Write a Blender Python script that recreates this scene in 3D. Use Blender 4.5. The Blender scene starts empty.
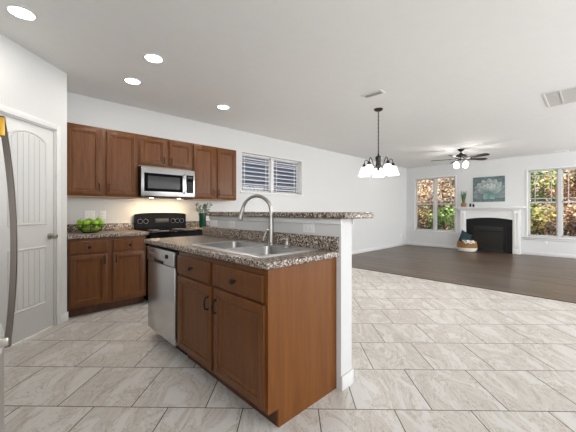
import bpy, bmesh, math, random
from mathutils import Vector, Matrix
random.seed(7)
S = bpy.context.scene
COL = S.collection
R = math.radians
PI = math.pi

# ------------------------------------------------------------------ camera, sky, sun, large lights, exposure
cam_d = bpy.data.cameras.new('camera')
cam = bpy.data.objects.new('camera', cam_d)
COL.objects.link(cam)
cam.location = (0, 0, 1.2)
cam.rotation_euler = (R(90), 0, R(45.9 - 90))
cam_d.sensor_width = 36.0
cam_d.lens = 297.0 / 576.0 * 36.0
cam_d.shift_y = -5.3 / 576.0
cam_d.clip_start = 0.02
S.camera = cam

w = bpy.data.worlds.new('sky')
S.world = w
w.use_nodes = True
bg = w.node_tree.nodes['Background']
bg.inputs[0].default_value = (0.86, 0.93, 1.0, 1)
bg.inputs[1].default_value = 1.3

def light(name, kind, loc, energy, color=(1, 1, 1), size=None, size_y=None, aim=None, radius=None):
    d = bpy.data.lights.new(name, kind)
    d.energy = energy
    d.color = color
    if kind == 'AREA':
        d.shape = 'RECTANGLE'
        d.size = size
        d.size_y = size_y or size
    if radius is not None:
        d.shadow_soft_size = radius
    o = bpy.data.objects.new(name, d)
    COL.objects.link(o)
    o.location = loc
    if aim is not None:
        v = Vector(aim) - Vector(loc)
        o.rotation_euler = v.to_track_quat('-Z', 'Y').to_euler()
    return o

sun = light('sun', 'SUN', (0, 0, 20), 6.0, (1.0, 0.95, 0.86), aim=(9, 4, 9))
sun.data.angle = R(2)
# added unseen fill lights against windowless walls behind and right of the camera
light('fill_behind', 'AREA', (-0.8, -0.9, 1.5), 46, (0.97, 0.985, 1.0), 2.8, 2.0, aim=(2.2, -0.3, 1.35))
light('fill_right', 'AREA', (4.6, -2.85, 1.4), 78, (0.97, 0.985, 1.0), 5.6, 2.3, aim=(4.6, 2.0, 1.35))
light('fill_living', 'AREA', (8.6, -2.85, 1.45), 80, (0.97, 0.985, 1.0), 2.8, 2.0, aim=(8.2, 2.0, 1.3))

vs = S.view_settings
vs.view_transform = 'Standard'
vs.look = 'None'
vs.exposure = 0.92
vs.gamma = 1.0
vs.use_curve_mapping = False

# ------------------------------------------------------------------ materials
def mat(name, color, rough=0.5, metal=0.0, spec=0.5, emit=None, estr=0.0, coat=0.0):
    m = bpy.data.materials.new(name)
    m.use_nodes = True
    b = m.node_tree.nodes['Principled BSDF']
    b.inputs['Base Color'].default_value = (*color, 1)
    b.inputs['Roughness'].default_value = rough
    b.inputs['Metallic'].default_value = metal
    b.inputs['Specular IOR Level'].default_value = spec
    b.inputs['Coat Weight'].default_value = coat
    if emit:
        b.inputs['Emission Color'].default_value = (*emit, 1)
        b.inputs['Emission Strength'].default_value = estr
    return m

def N(m, kind, **kw):
    n = m.node_tree.nodes.new(kind)
    for k, v in kw.items():
        if k.startswith('_'):
            n.inputs[k[1:].replace('_', ' ')].default_value = v
        else:
            setattr(n, k, v)
    return n

def L(m, a, ao, b, bi):
    m.node_tree.links.new(a.outputs[ao], b.inputs[bi])

def ramp(m, stops, interp='LINEAR'):
    r = N(m, 'ShaderNodeValToRGB')
    cr = r.color_ramp
    cr.interpolation = interp
    while len(cr.elements) > 1:
        cr.elements.remove(cr.elements[-1])
    cr.elements[0].position = stops[0][0]
    cr.elements[0].color = (*stops[0][1], 1)
    for p, c in stops[1:]:
        e = cr.elements.new(p)
        e.color = (*c, 1)
    return r

def bsdf(m):
    return m.node_tree.nodes['Principled BSDF']

def painted(name, c, rough=0.6, var=0.03, scale=9.0, bump=0.05):
    m = mat(name, c, rough)
    tc = N(m, 'ShaderNodeTexCoord')
    n = N(m, 'ShaderNodeTexNoise', _Scale=scale, _Detail=4.0)
    L(m, tc, 'Object', n, 'Vector')
    lo = tuple(x * (1 - var) for x in c)
    hi = tuple(min(1, x * (1 + var)) for x in c)
    r = ramp(m, [(0.3, lo), (0.7, hi)])
    L(m, n, 'Fac', r, 'Fac')
    L(m, r, 'Color', bsdf(m), 'Base Color')
    if bump:
        n2 = N(m, 'ShaderNodeTexNoise', _Scale=180.0, _Detail=2.0)
        L(m, tc, 'Object', n2, 'Vector')
        b = N(m, 'ShaderNodeBump', _Strength=bump, _Distance=0.002)
        L(m, n2, 'Fac', b, 'Height')
        L(m, b, 'Normal', bsdf(m), 'Normal')
    return m

def woodgrain(name, dark, mid, light_, rough=0.4, vec=(14, 14, 1.3), coat=0.0):
    m = mat(name, mid, rough, spec=0.3, coat=coat)
    tc = N(m, 'ShaderNodeTexCoord')
    mp = N(m, 'ShaderNodeMapping')
    mp.inputs['Scale'].default_value = vec
    L(m, tc, 'Object', mp, 'Vector')
    n = N(m, 'ShaderNodeTexNoise', _Scale=2.2, _Detail=7.0, _Roughness=0.62, _Distortion=0.7)
    L(m, mp, 'Vector', n, 'Vector')
    r = ramp(m, [(0.28, dark), (0.5, mid), (0.74, light_)])
    L(m, n, 'Fac', r, 'Fac')
    L(m, r, 'Color', bsdf(m), 'Base Color')
    return m

def granite(name):
    m = mat(name, (0.3, 0.25, 0.2), 0.32, spec=0.35)
    tc = N(m, 'ShaderNodeTexCoord')
    n1 = N(m, 'ShaderNodeTexNoise', _Scale=72.0, _Detail=4.0, _Roughness=0.75, _Distortion=0.5)
    L(m, tc, 'Object', n1, 'Vector')
    r = ramp(m, [(0.0, (0.012, 0.008, 0.007)), (0.43, (0.026, 0.016, 0.012)), (0.475, (0.12, 0.075, 0.052)),
                 (0.52, (0.26, 0.205, 0.165)), (0.57, (0.46, 0.40, 0.35)), (0.65, (0.72, 0.68, 0.62))])
    L(m, n1, 'Fac', r, 'Fac')
    n2 = N(m, 'ShaderNodeTexNoise', _Scale=9.0, _Detail=3.0)
    L(m, tc, 'Object', n2, 'Vector')
    mx = N(m, 'ShaderNodeMixRGB', blend_type='OVERLAY')
    mx.inputs['Fac'].default_value = 0.35
    L(m, r, 'Color', mx, 'Color1')
    L(m, n2, 'Fac', mx, 'Color2')
    L(m, mx, 'Color', bsdf(m), 'Base Color')
    return m

def brushed(name, c, rough, vec=(2, 2, 160)):
    m = mat(name, c, rough, 1.0)
    tc = N(m, 'ShaderNodeTexCoord')
    mp = N(m, 'ShaderNodeMapping')
    mp.inputs['Scale'].default_value = vec
    L(m, tc, 'Object', mp, 'Vector')
    n = N(m, 'ShaderNodeTexNoise', _Scale=3.0, _Detail=3.0)
    L(m, mp, 'Vector', n, 'Vector')
    r = ramp(m, [(0.3, (rough * 0.96,) * 3), (0.7, (min(1, rough * 1.04),) * 3)])
    L(m, n, 'Fac', r, 'Fac')
    L(m, r, 'Color', bsdf(m), 'Roughness')
    return m

def tile_floor(name):
    m = mat(name, (0.6, 0.57, 0.54), 0.3)
    tc = N(m, 'ShaderNodeTexCoord')
    mp = N(m, 'ShaderNodeMapping')
    mp.inputs['Rotation'].default_value = (0, 0, R(45))
    mp.inputs['Location'].default_value = (TILE_OFF, 0.028 + 0.457 * 20, 0)
    L(m, tc, 'Object', mp, 'Vector')
    br = N(m, 'ShaderNodeTexBrick', offset=0.5, offset_frequency=2)
    br.inputs['Color1'].default_value = (0, 0, 0, 1)
    br.inputs['Color2'].default_value = (1, 1, 1, 1)
    br.inputs['Mortar'].default_value = (0.5, 0.5, 0.5, 1)
    br.inputs['Scale'].default_value = 1.0
    br.inputs['Mortar Size'].default_value = 0.0030
    br.inputs['Mortar Smooth'].default_value = 0.1
    br.inputs['Brick Width'].default_value = 0.457
    br.inputs['Row Height'].default_value = 0.457
    L(m, mp, 'Vector', br, 'Vector')
    # a marble pattern that starts afresh on every tile
    sc = N(m, 'ShaderNodeVectorMath', operation='SCALE')
    sc.inputs['Scale'].default_value = 23.0
    L(m, br, 'Color', sc, 0)
    mp2 = N(m, 'ShaderNodeMapping')
    mp2.inputs['Rotation'].default_value = (0, 0, R(-14))
    mp2.inputs['Scale'].default_value = (2.4, 0.95, 1.0)
    L(m, mp, 'Vector', mp2, 'Vector')
    ad = N(m, 'ShaderNodeVectorMath', operation='ADD')
    L(m, mp2, 'Vector', ad, 0)
    L(m, sc, 'Vector', ad, 1)
    n1 = N(m, 'ShaderNodeTexNoise', _Scale=1.7, _Detail=9.0, _Roughness=0.62, _Distortion=1.9)
    L(m, ad, 'Vector', n1, 'Vector')
    r1 = ramp(m, [(0.28, (0.46, 0.415, 0.37)), (0.40, (0.55, 0.515, 0.475)), (0.475, (0.60, 0.57, 0.535)),
                  (0.498, (0.47, 0.42, 0.37)), (0.512, (0.61, 0.585, 0.555)), (0.62, (0.65, 0.63, 0.605)), (0.75, (0.58, 0.55, 0.52))])
    L(m, n1, 'Fac', r1, 'Fac')
    n2 = N(m, 'ShaderNodeTexNoise', _Scale=1.7, _Detail=10.0, _Roughness=0.7, _Distortion=2.6)
    L(m, ad, 'Vector', n2, 'Vector')
    r2 = ramp(m, [(0.482, (1, 1, 1)), (0.5, (0.60, 0.52, 0.45)), (0.512, (1, 1, 1))])
    L(m, n2, 'Fac', r2, 'Fac')
    mu = N(m, 'ShaderNodeMixRGB', blend_type='MULTIPLY')
    mu.inputs['Fac'].default_value = 0.8
    L(m, r1, 'Color', mu, 'Color1')
    L(m, r2, 'Color', mu, 'Color2')
    mg = N(m, 'ShaderNodeMixRGB')
    mg.inputs['Color2'].default_value = (0.05, 0.042, 0.034, 1)
    L(m, br, 'Fac', mg, 'Fac')
    L(m, mu, 'Color', mg, 'Color1')
    L(m, mg, 'Color', bsdf(m), 'Base Color')
    bsdf(m).inputs['Specular IOR Level'].default_value = 0.35
    rr = ramp(m, [(0.0, (0.42,) * 3), (1.0, (0.7,) * 3)])
    L(m, br, 'Fac', rr, 'Fac')
    L(m, rr, 'Color', bsdf(m), 'Roughness')
    bp = N(m, 'ShaderNodeBump', invert=True, _Strength=0.35, _Distance=0.002)
    L(m, br, 'Fac', bp, 'Height')
    L(m, bp, 'Normal', bsdf(m), 'Normal')
    return m

def plank_floor(name):
    m = mat(name, (0.06, 0.045, 0.035), 0.36, spec=0.5)
    tc = N(m, 'ShaderNodeTexCoord')
    mp = N(m, 'ShaderNodeMapping')
    mp.inputs['Rotation'].default_value = (0, 0, R(90))
    mp.inputs['Location'].default_value = (30, 30, 0)
    L(m, tc, 'Object', mp, 'Vector')
    br = N(m, 'ShaderNodeTexBrick', offset=0.37, offset_frequency=2)
    br.inputs['Color1'].default_value = (0.0, 0.0, 0.0, 1)
    br.inputs['Color2'].default_value = (1, 1, 1, 1)
    br.inputs['Mortar'].default_value = (0, 0, 0, 1)
    br.inputs['Scale'].default_value = 1.0
    br.inputs['Mortar Size'].default_value = 0.0025
    br.inputs['Brick Width'].default_value = 1.2
    br.inputs['Row Height'].default_value = 0.13
    L(m, mp, 'Vector', br, 'Vector')
    mp2 = N(m, 'ShaderNodeMapping')
    mp2.inputs['Scale'].default_value = (22, 1.6, 1)
    L(m, tc, 'Object', mp2, 'Vector')
    n = N(m, 'ShaderNodeTexNoise', _Scale=1.5, _Detail=6.0, _Distortion=0.4)
    L(m, mp2, 'Vector', n, 'Vector')
    ad = N(m, 'ShaderNodeMixRGB')
    ad.inputs['Fac'].default_value = 0.45
    L(m, n, 'Fac', ad, 'Color1')
    L(m, br, 'Color', ad, 'Color2')
    r = ramp(m, [(0.15, (0.05, 0.030, 0.018)), (0.5, (0.095, 0.060, 0.038)), (0.85, (0.155, 0.105, 0.070))])
    L(m, ad, 'Color', r, 'Fac')
    mg = N(m, 'ShaderNodeMixRGB')
    mg.inputs['Color2'].default_value = (0.012, 0.009, 0.008, 1)
    L(m, br, 'Fac', mg, 'Fac')
    L(m, r, 'Color', mg, 'Color1')
    L(m, mg, 'Color', bsdf(m), 'Base Color')
    bp = N(m, 'ShaderNodeBump', _Strength=0.25, _Distance=0.002)
    L(m, ad, 'Color', bp, 'Height')
    L(m, bp, 'Normal', bsdf(m), 'Normal')
    return m

def vcol(name, rough=0.6):
    m = mat(name, (0.5, 0.5, 0.5), rough)
    a = N(m, 'ShaderNodeAttribute', attribute_name='Col')
    L(m, a, 'Color', bsdf(m), 'Base Color')
    return m

def pane_glass(name):
    m = bpy.data.materials.new(name)
    m.use_nodes = True
    nt = m.node_tree
    nt.nodes.remove(nt.nodes['Principled BSDF'])
    out = nt.nodes['Material Output']
    t = N(m, 'ShaderNodeBsdfTransparent')
    g = N(m, 'ShaderNodeBsdfGlossy', _Roughness=0.02)
    f = N(m, 'ShaderNodeFresnel', _IOR=1.45)
    mx = N(m, 'ShaderNodeMixShader')
    ge = N(m, 'ShaderNodeNewGeometry')
    mm = N(m, 'ShaderNodeMath', operation='MULTIPLY_ADD')
    mm.inputs[1].default_value = -1.0
    mm.inputs[2].default_value = 1.0
    L(m, ge, 'Backfacing', mm, 0)
    m2 = N(m, 'ShaderNodeMath', operation='MULTIPLY')
    L(m, mm, 0, m2, 0)
    L(m, f, 'Fac', m2, 1)
    L(m, m2, 0, mx, 0)
    L(m, t, 0, mx, 1)
    L(m, g, 0, mx, 2)
    L(m, mx, 0, out, 'Surface')
    return m

TILE_OFF = -0.155 + 0.457 * 20
M = {}
M['wall'] = painted('wall_paint', (0.66, 0.665, 0.665), 0.7, 0.006, 1.2, 0.02)
M['ceil'] = painted('ceiling_paint', (0.80, 0.80, 0.79), 0.8, 0.01)
M['trim'] = painted('white_trim_paint', (0.74, 0.74, 0.735), 0.35, 0.01, bump=0)
M['door'] = painted('door_paint', (0.68, 0.68, 0.675), 0.4, 0.01, bump=0)
M['tile'] = tile_floor('marbled_tile')
M['plank'] = plank_floor('dark_planks')
M['cab'] = woodgrain('cherry_wood', (0.094, 0.032, 0.0085), (0.126, 0.045, 0.012), (0.162, 0.062, 0.017), 0.42)
M['panel'] = woodgrain('cherry_veneer', (0.13, 0.042, 0.006), (0.165, 0.056, 0.009), (0.205, 0.074, 0.013), 0.42, (9, 9, 0.8))
M['cabin'] = mat('cabinet_underside', (0.42, 0.27, 0.15), 0.6)
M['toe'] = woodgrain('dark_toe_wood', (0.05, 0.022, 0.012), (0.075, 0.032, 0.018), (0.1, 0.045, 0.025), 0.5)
M['gran'] = granite('speckled_laminate')
M['steel'] = brushed('stainless_steel', (0.62, 0.62, 0.62), 0.3, (160, 160, 2))
M['steelh'] = brushed('stainless_sheet', (0.60, 0.60, 0.61), 0.26, (2, 2, 160))
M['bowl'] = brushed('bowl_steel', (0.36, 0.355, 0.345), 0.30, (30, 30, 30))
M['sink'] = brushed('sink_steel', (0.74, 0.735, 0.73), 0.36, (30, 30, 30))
M['nickel'] = mat('brushed_nickel', (0.46, 0.44, 0.41), 0.28, 1.0)
M['handlemetal'] = mat('handle_metal', (0.15, 0.13, 0.115), 0.34, 1.0)
M['chrome'] = mat('chrome', (0.75, 0.75, 0.76), 0.1, 1.0)
M['warm_reflection_metal'] = mat('warm_reflection_metal', (0.75, 0.42, 0.06), 0.3, 0.7)  # warm reflection on the upper fridge handle mount, put into its base colour
M['bronze'] = mat('dark_bronze', (0.012, 0.009, 0.008), 0.35, 0.2, spec=0.3)
M['pewter'] = mat('dark_pewter', (0.055, 0.052, 0.05), 0.32, 0.85)
M['black'] = mat('black_enamel', (0.005, 0.005, 0.006), 0.14, spec=0.05)
M['blackm'] = mat('black_matte', (0.010, 0.010, 0.010), 0.5, spec=0.2)
M['bglass'] = mat('black_glass', (0.006, 0.006, 0.007), 0.1, spec=0.03)
M['mwglass'] = mat('microwave_window', (0.045, 0.045, 0.048), 0.18, spec=0.25)
M['grey'] = mat('grey_mark', (0.35, 0.35, 0.36), 0.4)
M['plastic'] = mat('white_plastic', (0.8, 0.8, 0.79), 0.3)
M['slot'] = mat('slot_dark', (0.12, 0.12, 0.12), 0.5)
M['glass'] = pane_glass('window_glass')
M['vinyl'] = mat('white_vinyl', (0.56, 0.56, 0.555), 0.4, spec=0.3)
M['lens'] = mat('lamp_lens', (0.9, 0.9, 0.88), 0.4, emit=(1.0, 0.97, 0.92), estr=9.0)
M['shade'] = mat('frosted_glass_shade', (0.9, 0.9, 0.9), 0.35, emit=(1.0, 0.98, 0.95), estr=0.62)
M['apple'] = painted('green_apple_skin', (0.22, 0.40, 0.025), 0.28, 0.25, 14, 0)
M['stem'] = mat('apple_stem', (0.06, 0.04, 0.015), 0.7)
M['vase'] = mat('green_glass', (0.002, 0.036, 0.019), 0.15, spec=0.3)
M['leaf'] = vcol('leaf', 0.5)
M['bark'] = painted('bark', (0.09, 0.06, 0.04), 0.9, 0.3, 20)
M['siding'] = painted('lap_siding', (0.17, 0.175, 0.21), 0.7, 0.02)
M['sidegap'] = mat('siding_groove', (0.17, 0.20, 0.27), 0.8)
M['ground'] = painted('leaf_litter', (0.26, 0.19, 0.11), 0.9, 0.6, 3.0)
M['slate'] = mat('black_slate', (0.010, 0.010, 0.011), 0.45, spec=0.2)
M['canvas'] = vcol('painted_canvas', 0.7)
M['wicker'] = painted('wicker', (0.30, 0.155, 0.055), 0.8, 0.45, 40)
M['cream'] = painted('cream_rope', (0.72, 0.69, 0.63), 0.9, 0.1, 60)
M['teal'] = painted('teal_cloth', (0.006, 0.030, 0.038), 0.85, 0.3, 30)
M['white_cloth'] = painted('white_knit', (0.78, 0.77, 0.74), 0.95, 0.06, 50)
M['blade'] = woodgrain('dark_blade_wood', (0.01, 0.008, 0.007), (0.018, 0.013, 0.011), (0.03, 0.022, 0.018), 0.45)
M['soil'] = mat('potting_soil', (0.03, 0.02, 0.015), 0.9)
M['ventgap'] = mat('vent_dark', (0.11, 0.11, 0.11), 0.7)
M['filter'] = mat('vent_grille_paint', (0.66, 0.65, 0.63), 0.7)
M['louver'] = mat('louver_paint', (.03, .03, .03), .4)
M['snake'] = painted('snake_leaf', (.05, .11, .035), .5, .4, 30, 0)
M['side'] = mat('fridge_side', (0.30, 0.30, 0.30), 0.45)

# ------------------------------------------------------------------ mesh builder
class MB:
    def __init__(self):
        self.bm = bmesh.new()
        self.cl = None
        self.col = (0.5, 0.5, 0.5)
    def _c(self, faces):
        if self.cl is None:
            return
        for f in faces:
            for lp in f.loops:
                lp[self.cl] = (*self.col, 1)
    def color(self, c):
        if self.cl is None:
            self.cl = self.bm.loops.layers.float_color.new('Col')
        self.col = c
        return self
    def box(self, a, b, bev=0.0, mtx=None, seg=2):
        lo = [min(p, q) for p, q in zip(a, b)]
        hi = [max(p, q) for p, q in zip(a, b)]
        vs_ = [self.bm.verts.new((x, y, z)) for x in (lo[0], hi[0]) for y in (lo[1], hi[1]) for z in (lo[2], hi[2])]
        idx = [(0, 1, 3, 2), (4, 6, 7, 5), (0, 4, 5, 1), (2, 3, 7, 6), (0, 2, 6, 4), (1, 5, 7, 3)]
        fs = [self.bm.faces.new([vs_[i] for i in q]) for q in idx]
        if mtx is not None:
            for v in vs_:
                v.co = mtx @ v.co
        self._c(fs)
        if bev > 0:
            es = list({e for f in fs for e in f.edges})
            bmesh.ops.bevel(self.bm, geom=es, offset=bev, segments=seg, affect='EDGES', profile=0.5)
        return self
    def poly(self, pts):
        f = self.bm.faces.new([self.bm.verts.new(p) for p in pts])
        self._c([f])
        return self
    def loft(self, rings, cap0=True, cap1=True, closed=True):
        rv = [[self.bm.verts.new(p) for p in r] for r in rings]
        fs = []
        n = len(rv[0])
        for i in range(len(rv) - 1):
            for k in range(n if closed else n - 1):
                k2 = (k + 1) % n
                fs.append(self.bm.faces.new([rv[i][k], rv[i][k2], rv[i + 1][k2], rv[i + 1][k]]))
        if cap0:
            fs.append(self.bm.faces.new(list(reversed(rv[0]))))
        if cap1:
            fs.append(self.bm.faces.new(rv[-1]))
        self._c(fs)
        return self
    def tube(self, pts, r, seg=10, cap=True):
        pts = [Vector(p) for p in pts]
        n = len(pts)
        rs = r if isinstance(r, (list, tuple)) else [r] * n
        up = None
        rings = []
        for i, p in enumerate(pts):
            t = (pts[min(i + 1, n - 1)] - pts[max(i - 1, 0)]).normalized()
            if up is None:
                up = Vector((0, 0, 1)) if abs(t.z) < 0.9 else Vector((1, 0, 0))
            a = (up - t * up.dot(t)).normalized()
            up = a
            b = t.cross(a)
            rings.append([p + (a * math.cos(2 * PI * k / seg) + b * math.sin(2 * PI * k / seg)) * rs[i] for k in range(seg)])
        return self.loft(rings, cap, cap)
    def lathe(self, prof, c=(0, 0, 0), seg=24, mtx=None, cap0=True, cap1=True, sx=1.0, sy=1.0):
        rings = []
        for r, z in prof:
            rr = max(r, 1e-4)
            ring = [Vector((rr * sx * math.cos(2 * PI * k / seg), rr * sy * math.sin(2 * PI * k / seg), z)) for k in range(seg)]
            if mtx is not None:
                ring = [mtx @ q for q in ring]
            rings.append([q + Vector(c) for q in ring])
        return self.loft(rings, cap0, cap1)
    def sphere(self, c, r, seg=14, n=8, sc=(1, 1, 1)):
        prof = [(r * math.sin(PI * i / n), -r * math.cos(PI * i / n) * sc[2]) for i in range(n + 1)]
        return self.lathe(prof, c, seg, sx=sc[0], sy=sc[1])
    def prism(self, pts2, y0, y1, plane='xz'):
        f = {'xz': lambda a, b, d: (a, d, b), 'xy': lambda a, b, d: (a, b, d), 'yz': lambda a, b, d: (d, a, b)}[plane]
        return self.loft([[f(a, b, y0) for a, b in pts2], [f(a, b, y1) for a, b in pts2]])
    def rect_loft(self, x0, x1, z0, z1, prof):
        """rings of (inset, y) around a rectangle in the xz plane, capped at the last"""
        rings = []
        for i, y in prof:
            rings.append([(x0 + i, y, z0 + i), (x1 - i, y, z0 + i), (x1 - i, y, z1 - i), (x0 + i, y, z1 - i)])
        return self.loft(rings)
    def build(self, name, m, parent=None, smooth=True, angle=40):
        bmesh.ops.recalc_face_normals(self.bm, faces=self.bm.faces)
        me = bpy.data.meshes.new(name)
        self.bm.to_mesh(me)
        self.bm.free()
        me.materials.append(m)
        if smooth:
            me.shade_smooth()
            me.set_sharp_from_angle(angle=R(angle))
        o = bpy.data.objects.new(name, me)
        COL.objects.link(o)
        if parent is not None:
            o.parent = parent
        return o

def tag(o, label=None, cat=None, group=None, kind=None):
    if label: o['label'] = label
    if cat: o['category'] = cat
    if group: o['group'] = group
    if kind: o['kind'] = kind
    return o

def thing(name, loc, label, cat, rz=0.0, group=None):
    o = bpy.data.objects.new(name, None)
    o.empty_display_size = 0.05
    COL.objects.link(o)
    o.location = loc
    o.rotation_euler = (0, 0, rz)
    return tag(o, label, cat, group)

def struct(name, mb, m, label, cat, loc=None, rz=0.0):
    o = mb.build(name, m)
    if loc: o.location = loc
    o.rotation_euler = (0, 0, rz)
    return tag(o, label, cat, kind='structure')

def copy_tree(o, parent=None):
    c = o.copy()
    COL.objects.link(c)
    if parent is not None:
        c.parent = parent
    for ch in list(o.children):
        copy_tree(ch, c)
    return c

def arc(cx, cy, r, a0, a1, n):
    return [(cx + r * math.cos(a0 + (a1 - a0) * i / n), cy + r * math.sin(a0 + (a1 - a0) * i / n)) for i in range(n + 1)]

# ------------------------------------------------------------------ the setting
CEIL = 2.70
YB = 4.63           # kitchen / long wall
XF = 10.35          # fireplace wall
XL, YR = -0.86, -3.0
XT = 5.36           # tile ends, planks begin
T = 0.16

struct('floor', MB().box((XL - .2, YR - .2, -0.1), (XT, YB + .2, 0)), M['tile'],
       'marbled grey beige square floor tiles laid diagonally', 'floor')
struct('floor_planks', MB().box((XT, YR - .2, -0.1), (XF + .2, YB + .2, 0.0)), M['plank'],
       'dark brown wood plank floor of the fireplace end', 'floor')
struct('trim_floor', MB().box((XT - .02, YR, 0.0), (XT + .02, YB, 0.006), 0.002), M['toe'],
       'dark wood transition strip between tiles and planks', 'trim')
struct('ceiling', MB().box((XL - .2, YR - .2, CEIL), (XF + .2, YB + .2, CEIL + 0.1)), M['ceil'],
       'flat off white ceiling', 'ceiling')

# long wall with the high kitchen window
KW = (3.28, 4.92, 1.56, 2.31)
mb = MB()
mb.box((XL, YB, 0), (KW[0], YB + T, CEIL)).box((KW[1], YB, 0), (XF + T, YB + T, CEIL))
mb.box((KW[0], YB, 0), (KW[1], YB + T, KW[2])).box((KW[0], YB, KW[3]), (KW[1], YB + T, CEIL))
struct('wall_back', mb, M['wall'], 'long off white wall behind the kitchen cabinets', 'wall')

# fireplace wall with two twin windows: (y0, y1, z0, z1)
FW = [(3.06, 4.34, 0.53, 2.30), (-0.02, 1.27, 0.50, 2.30)]
mb = MB()
ys = [YR - T, FW[1][0], FW[1][1], FW[0][0], FW[0][1], YB]
for i in (0, 2, 4):
    mb.box((XF, ys[i], 0), (XF + T, ys[i + 1], CEIL))
for f in FW:
    mb.box((XF, f[0], 0), (XF + T, f[1], f[2])).box((XF, f[0], f[3]), (XF + T, f[1], CEIL))
struct('wall_far', mb, M['wall'], 'off white wall with fireplace and two windows', 'wall')
struct('wall_right', MB().box((XL, YR - T, 0), (XF, YR, CEIL)), M['wall'], 'off white wall on the right, out of view', 'wall')
struct('wall_left', MB().box((XL - T, YR - T, 0), (XL, 2.64, CEIL)), M['wall'], 'off white wall behind the refrigerator', 'wall')

# diagonal pantry wall: local x runs along the wall to its right corner (x=0), front face at y=0
PC = (0.525, 4.02, 0)
PR = R(45)
DX0, DX1, DZ = -0.767, -0.157, 2.04
mb = MB()
mb.box((-2.0, 0, 0), (DX0, 0.11, CEIL)).box((DX1, 0, 0), (0, 0.11, CEIL)).box((DX0, 0, DZ), (DX1, 0.11, CEIL))
struct('wall_pantry', mb, M['wall'], 'diagonal off white corner wall holding the pantry door', 'wall', PC, PR)
struct('wall_return', MB().box((0.43, 4.06, 0), (0.525, YB, CEIL)), M['wall'],
       'short off white return wall beside the cabinets', 'wall')
mb = MB()
for x0, x1, z0, z1 in ((DX0 - 0.057, DX0, 0, DZ + 0.057), (DX1, DX1 + 0.057, 0, DZ + 0.057), (DX0, DX1, DZ, DZ + 0.057)):
    mb.box((x0, -0.017, z0), (x1, 0.0, z1), 0.004)
mb.box((DX0, 0.0, 0), (DX0 + .012, 0.1, DZ)).box((DX1 - .012, 0.0, 0), (DX1, 0.1, DZ)).box((DX0, 0, DZ - .012), (DX1, .1, DZ))
struct('trim_1', mb, M['trim'], 'white casing around the pantry door', 'trim', PC, PR)

# the pantry door: arched plank panel over a square plank panel
dr = MB()
d0, d1 = DX0 + 0.013, DX1 - 0.013
dr.box((d0, 0.012, 0.012), (d1, 0.047, DZ - 0.013), 0.002)
door = struct('door_1', dr, M['door'], 'white pantry door with an arched plank panel over a square one', 'door', PC, PR)
def outline(x0, x1, z0, z1, rise, i, n=14):
    pts = [(x0 + i, z0 + i), (x1 - i, z0 + i)]
    wd = (x1 - x0) / 2
    if rise <= 0:
        return pts + [(x1 - i, z1 - i), (x0 + i, z1 - i)]
    rad = (wd * wd + rise * rise) / (2 * rise)
    cz = z1 - rad
    rr = rad - i
    a = math.asin((wd - i) / rr)
    cx = (x0 + x1) / 2
    for k in range(n + 1):
        b = a - 2 * a * k / n
        pts.append((cx + rr * math.sin(b), cz + rr * math.cos(b)))
    return pts
def plank_panel(name, x0, x1, z0, z1, rise):
    p = MB()
    prof = [(0.0, 0.0125), (0.006, 0.004), (0.014, 0.004), (0.024, 0.0125)]
    p.loft([[(a, y, b) for a, b in outline(x0, x1, z0, z1, rise, i)] for i, y in prof], False, False)
    xa, xb = x0 + 0.032, x1 - 0.032
    n = 6
    wd = (x1 - x0) / 2
    for k in range(n):
        a = xa + (xb - xa) * k / n + 0.003
        b = xa + (xb - xa) * (k + 1) / n - 0.003
        def top(x):
            if rise <= 0:
                return z1 - 0.032
            rad = (wd * wd + rise * rise) / (2 * rise)
            u = x - (x0 + x1) / 2
            return z1 - rad + math.sqrt((rad - 0.034) ** 2 - u * u)
        pts = [(a, z0 + 0.032), (b, z0 + 0.032), (b, top(b)), ((a + b) / 2, top((a + b) / 2)), (a, top(a))]
        p.prism(pts, 0.0125, 0.008)
    p.build(name, M['door'], door)
plank_panel('upper_panel', d0 + 0.085, d1 - 0.085, 1.06, 1.955, 0.075)
plank_panel('lower_panel', d0 + 0.085, d1 - 0.085, 0.27, 0.85, 0.0)
k = MB()
mt = Matrix.Rotation(R(90), 4, 'X')
k.lathe([(0.031, 0), (0.031, 0.006), (0.012, 0.01), (0.011, 0.035), (0.022, 0.042), (0.028, 0.055), (0.024, 0.066), (0.0, 0.07)],
        (d1 - 0.045, 0.012, 0.94), 20, mt)
tag(k.build('door_knob', M['nickel'], door), 'brushed nickel door knob')

# baseboards
BH = 0.095
struct('baseboard_back', MB().box((2.99, YB - 0.015, 0), (XF, YB, BH), 0.004), M['trim'], 'white baseboard along the long wall', 'baseboard')
mb = MB()
mb.box((XF - 0.015, 2.98, 0), (XF, YB - 0.016, BH), 0.004)
struct('baseboard_far', mb, M['trim'], 'white baseboard left of the fireplace', 'baseboard')
struct('baseboard_window', MB().box((XF - 0.015, YR, 0), (XF, 1.34, BH), 0.004), M['trim'], 'white baseboard right of the fireplace', 'baseboard')
struct('baseboard_pantry', MB().box((DX1 + 0.058, -0.014, 0), (0.006, 0.0, BH), 0.004), M['trim'],
       'short white baseboard right of the pantry door', 'baseboard', PC, PR)

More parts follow.
